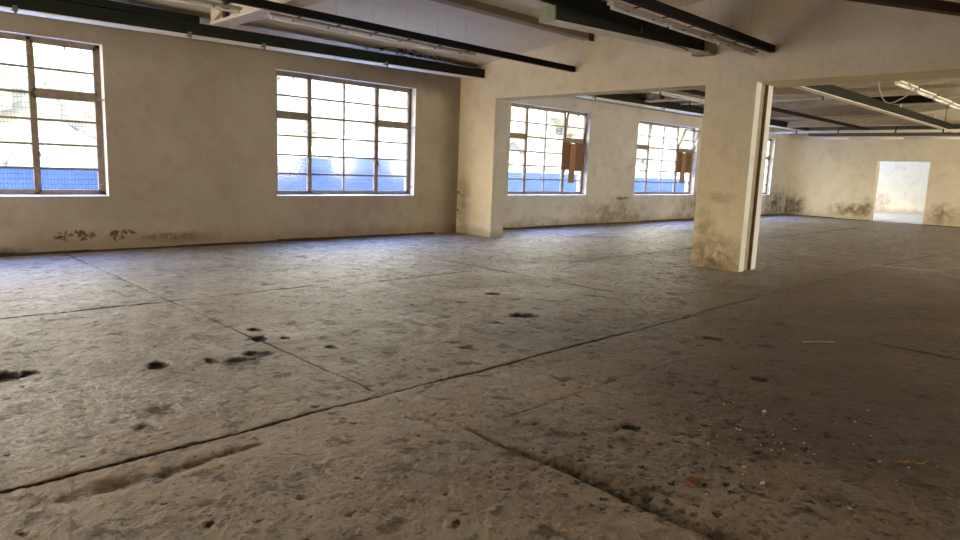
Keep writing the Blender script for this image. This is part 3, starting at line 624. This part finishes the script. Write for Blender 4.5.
# cream rafter tie with shaped heel against the wall beam
def rafter(x, ya, yb, z0, h, lab, mat='cream', heel=True, w=.16, flange=.3):
    r = At('timber_rafter', (x, (ya + yb) / 2, z0)); tag(r.root, lab, 'rafter')
    m = MB(); m.box((x - flange / 2, ya, z0), (x + flange / 2, yb, z0 + .05)); r.part(m, 'bottom_board', mat, bevel=.004)
    m = MB(); m.prism([(x - w / 2, yb, z0 + .05), (x - w / 2, ya, z0 + .05), (x - w / 2, ya, min(z0 + h, ceil_z(ya) - .01)), (x - w / 2, yb, ceil_z(yb) - .01 if yb > 10 else min(z0 + h, ceil_z(yb) - .01))], (w, 0, 0)); r.part(m, 'web_board', mat, bevel=.004)
    if heel:
        m = MB(); pts = [(x - flange / 2, yb - .05, z0 + .05)] + [(x - flange / 2, yb - .05 - .42 * math.sin(t), z0 + .05 + .30 * (1 - math.cos(t)) ) for t in [math.pi / 2 * k / 8 for k in range(1, 9)]] + [(x - flange / 2, yb - .05, z0 + .33)]
        m.prism(pts, (.05, 0, 0)); r.part(m, 'heel_plate', mat)
        m = MB(); m.box((x - flange / 2 - .02, yb - .62, z0 + .045), (x - flange / 2 + .05, yb - .53, z0 + .36)); r.part(m, 'heel_cleat', 'redbrown')
    return r
rafter(4.88, 6.10, 11.22, 3.715, .55, 'cream painted rafter crossing under the ceiling nearest the viewer')
rafter(17.9, 6.15, 11.25, 3.72, .40, 'cream painted rafter in the far bay seen through the left opening')
rafter(24.2, 6.15, 11.25, 3.705, .40, 'brown timber rafter deep in the far bay', 'purlin', False)
rafter(28.6, 6.15, 11.25, 3.705, .40, 'cream rafter in the far bay close to the back wall', 'cream', False)
m = MB(); m.box((23.4, 5.05, 3.99), (23.62, 6.98, 4.20)); tag(m.build('ceiling_panel', 'black', None, (23.5, 6, 4), bevel=.004), 'black rectangular panel under the far ceiling behind the dangling cable', 'panel')
m = MB(); m.box((21.22, -2, 4.12), (21.42, 11.3, 4.22)); 
tag(m.build('timber_batten', 'purlin', None, (21.3, 5, 4.12)), 'plain brown batten under the far bay ceiling in front of the black panel', 'batten')
g2 = At('steel_beam', (12, 5.92, 3.6)); tag(g2.root, 'dark green steel beam with pale underside running deep through the right opening', 'beam')
m = MB(); m.box((X1 + .87, 5.84, 3.60), (30.98, 5.99, 3.83)); g2.part(m, 'beam_web', 'green', bevel=.005)
m = MB(); m.box((X1 + .87, 5.83, 3.585), (30.98, 6.04, 3.60)); g2.part(m, 'bottom_flange', 'pale_green')
m = MB(); m.bar((6.2, 4.21, 3.76), (X1 - .003, 1.68, 3.76), .12, .12); tag(m.build('diagonal_brace', 'redbrown', None, (8.5, 3, 3.7), bevel=.004), 'dark red brown diagonal brace at the upper right corner', 'brace')

# ------------------------------------------------------------------ fluorescent fittings (all unlit)
def light_parts(t, p, q, body='fix', wide=.065, hang=None, arm=None, tr=.017):
    p, q = Vector(p), Vector(q); d = (q - p).normalized(); up = Vector((0, 0, 1)); Ln = (q - p).length
    m = MB(); m.bar(p + up * .042, q + up * .042, wide, .04); t.part(m, 'light_housing', body, bevel=.006)
    m = MB(); m.tube([p + d * .07 - up * .012, q - d * .07 - up * .012], tr, 12); t.part(m, 'fluorescent_tube', 'tube')
    for e, s_ in ((p, 1), (q, -1)):
        m = MB(); m.bar(e + d * s_ * .03 + up * .0, e + d * s_ * .075 + up * .0, .034, .05); t.part(m, 'lamp_holder', 'white', bevel=.004)
    for k in (.28, .72):
        c = p + d * Ln * k; m = MB(); m.bar(c - d * .008 + up * .02, c + d * .008 + up * .02, .04, .06); t.part(m, 'tube_clip', 'metal')
    if arm is not None:
        for k in (.32, .82):
            c = p + d * Ln * k; m = MB(); m.bar((c.x, c.y, c.z + .055), (c.x, arm, c.z + .055), .02, .012); t.part(m, 'fixing_arm', 'black')
    if hang is not None:
        for k in (.32, .82):
            c = p + d * Ln * k; m = MB(); m.tube([c + up * .06, (c.x, c.y, hang(c.y))], .0025, 6); t.part(m, 'hanger_rod', 'fix')
def light(p, q, lab, group=None, **kw):
    t = At('fluorescent_light', ((p[0] + q[0]) / 2, (p[1] + q[1]) / 2, p[2])); tag(t.root, lab, 'light', group); light_parts(t, p, q, **kw); return t
hg = lambda y: ceil_z(y) + .005
ords = ['first', 'second', 'third']
for k in range(3):
    a = 4.72 + k * 1.352
    light((a, 9.2, 3.585 + k * .004), (a + 1.34, 9.2, 3.589 + k * .004), 'unlit tube light in the row above the second window, %s after the cream rafter' % ords[k], arm=8.775, hang=hg)
light((2.95, 9.2, 3.57), (4.32, 9.2, 3.575), 'unlit tube light ending just left of the cream rafter at the top edge', arm=8.775, hang=hg)
for k in range(3):
    a = 6.95 + k * 1.362; lab = ['cut by the top edge', 'in the middle of its row', 'ending at the partition'][k]
    light((a, 4.98 , 3.565), (a + 1.35, 4.98 , 3.57), 'unlit tube light by the black bar above the pillar, ' + lab, arm=4.775, hang=hg, wide=.10)
for k in range(2):
    a = 12.3 + k * 3.0
    light((a, 9.23, 3.60), (a + 2.9, 9.23, 3.61), 'unlit tube light glimpsed through the left opening under its top edge, %s one' % ['nearer', 'farther'][k], arm=8.575, hang=hg, body='white')
for k in range(4):
    a = 15.6 + k * 1.62
    light((a, 4.14, 3.60), (a + 1.5, 4.14, 3.62), 'white tube light under the far ceiling at the right edge, %s from the partition' % ['first', 'second', 'third', 'fourth'][k], hang=hg, body='white', wide=.17, tr=.032)
for k in range(5):
    b = 11.55 - k * 2.0
    light((X2 - .35, b, 3.40), (X2 - .35, b - 1.96, 3.395), 'white tube light hung along the back wall, %s from its left corner' % ['first', 'second', 'third', 'fourth', 'fifth'][k], hang=hg, body='white', wide=.16, tr=.036)
m = MB(); m.box((31.0, -4, 3.50), (31.36, 11.30, 3.92)); tag(m.build('wall_plate', 'plate', None, (31.2, 4, 3.62), bevel=.01), 'brown timber beam along the back wall just above the row of white tube lights', 'timber')
pp = At('conduit_pipe', (28.9, 8, 3.55)); tag(pp.root, 'long pale pipe crossing under the far bay ceiling before the back wall', 'pipe')
m = MB(); m.tube([(28.9, W - .002, 3.53), (28.9, 8, 3.528), (28.9, -2, 3.52)], .055, 14); pp.part(m, 'pipe_run', 'pipe')
for y in (11.0, 9.4, 7.4, 5.9, 4.4, 1.5):
    m = MB(); m.box((28.84, y - .02, 3.47), (28.96, y + .02, 3.59)); m.tube([(28.9, y, 3.58), (28.9, y, ceil_z(y) + .01)], .01, 6); pp.part(m, 'pipe_clamp', 'black')
cpts = []
ctrl = [(15.5, 4.43, ceil_z(4.43) + .004), (15.5, 4.42, 3.95), (15.5, 4.40, 3.66), (15.5, 4.34, 3.40), (15.5, 4.24, 3.23), (15.5, 4.12, 3.19), (15.5, 3.98, 3.25), (15.5, 3.87, 3.32), (15.5, 3.80, 3.45), (15.55, 3.9, 3.62)]
for i in range(len(ctrl) - 1):
    p0, p1, p2, p3 = [Vector(ctrl[min(max(j, 0), len(ctrl) - 1)]) for j in (i - 1, i, i + 1, i + 2)]
    for s_ in range(5):
        t = s_ / 5; cpts.append(.5 * ((2 * p1) + (-p0 + p2) * t + (2 * p0 - 5 * p1 + 4 * p2 - p3) * t * t + (-p0 + 3 * p1 - 3 * p2 + p3) * t ** 3))
m = MB(); m.tube(cpts + [ctrl[-1]], .012, 8); tag(m.build('loose_cable', 'cable', None, (15.5, 4.2, 3.2)), 'white loose cable looping down under the lintel of the right opening', 'cable')
p2 = At('conduit_pipe', (20.0, 9, 3.83)); tag(p2.root, 'thin pale conduit crossing the far bay ceiling right of the pillar top', 'pipe')
m = MB(); m.tube([(20.0, W - .002, 3.86), (20.0, 9, 3.83), (20.0, 6.1, 3.85)], .028, 10); p2.part(m, 'pipe_run', 'pipe')
for y in (11.0, 8.9, 7.0):
    m = MB(); m.box((19.96, y - .015, 3.80), (20.04, y + .015, 3.88)); m.tube([(20.0, y, 3.87), (20.0, y, ceil_z(y) + .01)], .008, 6); p2.part(m, 'pipe_clamp', 'black')
# fixings left on the stub wall by the window corner
for z, l_ in ((.98, 'upper'), (.55, 'lower')):
    m = MB(); m.box((X1 - .03, 12.06, z - .03), (X1 - .001, 12.12, z + .03)); m.tube([(X1 - .015, 12.08, z - .02), (X1 - .05, 11.98, z - .06), (X1 - .02, 11.86, z - .08)], .006, 6)
    tag(m.build('wall_hook', 'metal', None, (X1 - .02, 12.09, z)), 'small rusty %s wall hook in the corner between window wall and partition' % l_, 'hook')

# ------------------------------------------------------------------ litter on the slab
def flake(name, mat, x, y, size, lab, cat, group=None, seed=0, asp=.6, thick=.004, curl=.012, th=0.0):
    r = random.Random(seed); m = MB(); n = 11; z = floor_z(x, y) + .004; top = []; bot = []
    for k in range(n):
        a = 2 * math.pi * k / n; q = size * (.65 + .5 * r.random()); u, v = q * math.cos(a), q * math.sin(a) * asp
        X_, Y_ = x + u * math.cos(th) - v * math.sin(th), y + u * math.sin(th) + v * math.cos(th); h = curl * (abs(u) / size) ** 2
        top.append(m.bm.verts.new((X_, Y_, z + h + thick))); bot.append(m.bm.verts.new((X_, Y_, z + h - .006)))
    ct, cb = m.bm.verts.new((x, y, z + thick)), m.bm.verts.new((x, y, z - .006))
    for k in range(n):
        j = (k + 1) % n; m.bm.faces.new((top[k], top[j], ct)); m.bm.faces.new((bot[j], bot[k], cb)); m.bm.faces.new((top[k], bot[k], bot[j], top[j]))
    return tag(m.build(name, mat, None, (x, y, z)), lab, cat, group)
flake('dry_leaf', 'leaf', 4.36, .86, .036, 'curled yellow dry leaf on the floor at the lower right, upper of the two pieces', 'leaf', seed=1, asp=.5, curl=.02, th=-.9)
flake('dry_leaf', 'leaf', 4.41, .79, .036, 'curled yellow dry leaf on the floor at the lower right, lower of the two pieces', 'leaf', seed=2, asp=.3, curl=.02, th=-1.0)
flake('dry_leaf', 'rust', 3.2, 1.57, .055, 'rust orange crumbled leaf beside the broken slab edge', 'leaf', seed=3, asp=.8)
flake('paper_scrap', 'paper', 3.46, 1.30, .022, 'small white paper scrap on the floor right of the rust orange leaf', 'paper', seed=4)
flake('paper_scrap', 'paper', 6.09, 5.86, .09, 'white flat scrap on the floor in the middle, in front of the stub wall', 'paper', seed=5, asp=.3, th=-.8)
flake('paper_scrap', 'paper', 5.42, 4.78, .018, 'tiny white scrap inside the dark hole in the middle of the floor', 'paper', seed=8)
flake('paper_scrap', 'paper', 4.55, 1.75, .022, 'small white scrap on the dark floor patch behind the yellow leaf', 'paper', seed=9)
m = MB(); z = floor_z(6.98, 2.23) + .012; m.tube([(6.85, 2.33, z), (7.0, 2.21, z + .004), (7.12, 2.12, z)], .008, 6); tag(m.build('straw', 'straw', None, (6.98, 2.23, z)), 'thin pale stick lying on the floor at the right', 'stick')
rr = random.Random(5)
for k in range(46):
    x, y = rr.gauss(4.05, .45), rr.gauss(1.35, .4); s_ = rr.uniform(.004, .011); z = floor_z(x, y) + s_ * .6
    m = MB(); bmesh.ops.create_icosphere(m.bm, subdivisions=1, radius=s_)
    for v in m.bm.verts: v.co = v.co * rr.uniform(.6, 1.3) ; v.co.z *= .7
    for v in m.bm.verts: v.co += Vector((x, y, z))
    tag(m.build('plaster_crumb', 'crumb', None, (x, y, z)), 'tiny pale plaster crumb scattered on the dark floor patch at lower right', 'crumb', 'plaster crumbs on the dark patch')

# ------------------------------------------------------------------ what lies beyond the door and the windows
mb = MB(); mb.box((X2 + .38, 3.0, -.15), (43.2, 14.5, -.005)); struct(mb.build('floor_annex', 'concrete'))
mb = MB(); mb.box((42.72, 3.0, -.1), (43.0, 14.5, 4)); mb.box((X2 + .4, 2.8, -.1), (43.0, 3.0, 4)); mb.box((X2 + .4, 14.3, -.1), (35.2, 14.5, 4)); mb.box((35.2, 14.3, -.1), (40, 14.5, .9)); mb.box((35.2, 14.3, 2.9), (40, 14.5, 4)); mb.box((40, 14.3, -.1), (43.0, 14.5, 4))
struct(mb.build('wall_annex', 'annex'))
mb = MB(); mb.box((X2 + .41, 2.8, 3.95), (43.1, 14.5, 4.1)); struct(mb.build('ceiling_annex', 'annex'))
mb = MB(); mb.box((-60, W + TW, -.2), (90, 80, -.06)); struct(mb.build('ground', 'yard'))
mb = MB(); y0 = W + 3.2
for a, b, h in ((-30, 5.3, 1.27), (5.3, 9.6, 1.40), (9.6, 14.2, 1.44), (14.2, 20.2, 1.30), (20.2, 30, 1.24)): mb.mi = 2 if a > 14 else 0; mb.box((a, y0, -.2), (b - .001, y0 + .2, h))
mb.mi = 1
for a, b, h, h2 in ((5.3, 9.6, 1.40, 1.68), (9.6, 14.2, 1.44, 1.74), (14.2, 20.2, 1.30, 1.48), (20.2, 30, 1.24, 1.42)): mb.box((a, y0 + .02, h), (b - .001, y0 + .18, h2))
struct(mb.build('wall_yard', ['blue', 'paleblue', 'midblue']))
hb = bmesh.new(); r_ = random.Random(3)
def bush(bm, x, y, z, rad, k, sub=4):
    t = bmesh.ops.create_icosphere(bm, subdivisions=sub, radius=rad)
    P = np.array([v.co.normalized()[:] for v in t['verts']]); q = 1 + .25 * perlin(P[:, 0] * 4 + k, P[:, 1] * 4 + P[:, 2] * 3, 3)
    for v, w_ in zip(t['verts'], q): v.co = Vector((x, y, z)) + v.co * float(w_ + .22 * (r_.random() - .5))
for k in range(46): bush(hb, -16 + k * 1.25 + r_.uniform(-.4, .4), W + 9 + r_.uniform(-.8, .8), r_.uniform(.6, 1.1), r_.uniform(.9, 1.5), k)
me = bpy.data.meshes.new('hedge'); hb.to_mesh(me); hb.free(); me.materials.append(M['hedge']); o = bpy.data.objects.new('hedge', me); C.objects.link(o)
tag(o, 'yellow green hedge with painted sun warmth outside beyond the blue yard wall, seen through the windows', 'hedge', kind='stuff')
tb = bmesh.new()
for k in range(70): bush(tb, -20 + k * .95 + r_.uniform(-.8, .8), W + 13 + r_.uniform(-1, 2), r_.uniform(1.6, 5.6), r_.uniform(1.0, 1.9), k + 100, 3)
me = bpy.data.meshes.new('trees'); tb.to_mesh(me); tb.free(); me.materials.append(M['hedge2']); o = bpy.data.objects.new('trees', me); C.objects.link(o)
tag(o, 'mass of pale tree foliage with painted sun warmth outside, behind the hedge, seen through the windows', 'trees', kind='stuff')
mb = MB()
for a, b, h in ((-40, -4, 6.0), (-2, 9, 5.2), (11, 30, 6.2), (33, 70, 5.5)): mb.box((a, W + 18, -.2), (b, W + 24, h))
struct(mb.build('wall_neighbour', 'neighbour'))

# ------------------------------------------------------------------ light: sky, and sky portals at the windows and added openings
world = bpy.data.worlds.new('sky'); S.world = world; world.use_nodes = True; nt = world.node_tree; nt.nodes.clear()
wo = nt.nodes.new('ShaderNodeOutputWorld'); bg = nt.nodes.new('ShaderNodeBackground'); L(nt, bg.outputs[0], wo.inputs[0])
tc = N(nt, 'ShaderNodeTexCoord'); sp = N(nt, 'ShaderNodeSeparateXYZ'); L(nt, tc.outputs['Generated'], sp.inputs[0])
r = N(nt, 'ShaderNodeValToRGB'); L(nt, sp.outputs[2], r.inputs[0]); e = r.color_ramp.elements
e.new(.12); e.new(.38); e.new(.62)
for el, (p_, c_) in zip(e, [(0.0, (1.0, .86, .62)), (.12, (1.0, .90, .70)), (.38, (1.05, .97, .84)), (.62, (.85, 1.0, 1.45)), (1.0, (.36, .90, 3.3))]): el.position = p_; el.color = (*c_, 1)
L(nt, r.outputs[0], bg.inputs[0]); bg.inputs[1].default_value = 5.0
def portal(x0, x1, z0, z1, y):
    d = bpy.data.lights.new('window_and_fill_daylight', 'AREA'); d.shape = 'RECTANGLE'; d.size = x1 - x0; d.size_y = z1 - z0; d.cycles.is_portal = True
    o = bpy.data.objects.new('window_and_fill_daylight', d); C.objects.link(o); o.location = ((x0 + x1) / 2, y, (z0 + z1) / 2); o.rotation_euler = (-math.pi / 2, 0, 0)
for a, b, z0, z1 in [FILL_GATE] + [(a, b, SILL, TOP) for a, b in WIN]: portal(a, b, z0, z1, W + TW + .02)  # first portal serves the added opening behind the viewer
for a, b, z0, z1 in FILL_FAR:  # daylight through the added far-bay openings
    d = bpy.data.lights.new('fill_daylight', 'AREA'); d.shape = 'RECTANGLE'; d.size = b - a; d.size_y = z1 - z0; d.cycles.is_portal = True
    o = bpy.data.objects.new('fill_daylight', d); C.objects.link(o); o.location = ((a + b) / 2, YR - .32, (z0 + z1) / 2); o.rotation_euler = (math.pi / 2, 0, 0)
for a, b, z0, z1 in FILL_REAR:  # daylight through the added rear opening
    d = bpy.data.lights.new('fill_daylight', 'AREA'); d.shape = 'RECTANGLE'; d.size = b - a; d.size_y = z1 - z0; d.cycles.is_portal = True
    o = bpy.data.objects.new('fill_daylight', d); C.objects.link(o); o.location = (XR - .32, (a + b) / 2, (z0 + z1) / 2); o.rotation_euler = (math.pi / 2, 0, -math.pi / 2)

# ------------------------------------------------------------------ camera
F = 669.3
yaw, pitch, roll = .7905, .1521, .03854
f = Vector((math.cos(pitch) * math.cos(yaw), math.cos(pitch) * math.sin(yaw), -math.sin(pitch))); rt = Vector((math.sin(yaw), -math.cos(yaw), 0)); up = rt.cross(f)
c, s_ = math.cos(roll), math.sin(roll); rt, up = c * rt + s_ * up, -s_ * rt + c * up
cd = bpy.data.cameras.new('camera'); cd.sensor_width = 36; cd.lens = F / 960 * 36; cd.clip_start = .05; cd.clip_end = 300
co = bpy.data.objects.new('camera', cd); C.objects.link(co)
co.matrix_world = Matrix(((rt.x, up.x, -f.x, 0), (rt.y, up.y, -f.y, 0), (rt.z, up.z, -f.z, 1.6), (0, 0, 0, 1))); S.camera = co

S.view_settings.view_transform = 'Standard'; S.view_settings.look = 'None'; S.view_settings.gamma = 1; S.view_settings.use_curve_mapping = False
S.view_settings.exposure = 2.3
S.cycles.max_bounces = 8; S.cycles.diffuse_bounces = 6; S.cycles.glossy_bounces = 3; S.cycles.transparent_max_bounces = 12
S.cycles.sample_clamp_indirect = 8; S.cycles.use_denoising = True; S.cycles.use_adaptive_sampling = False
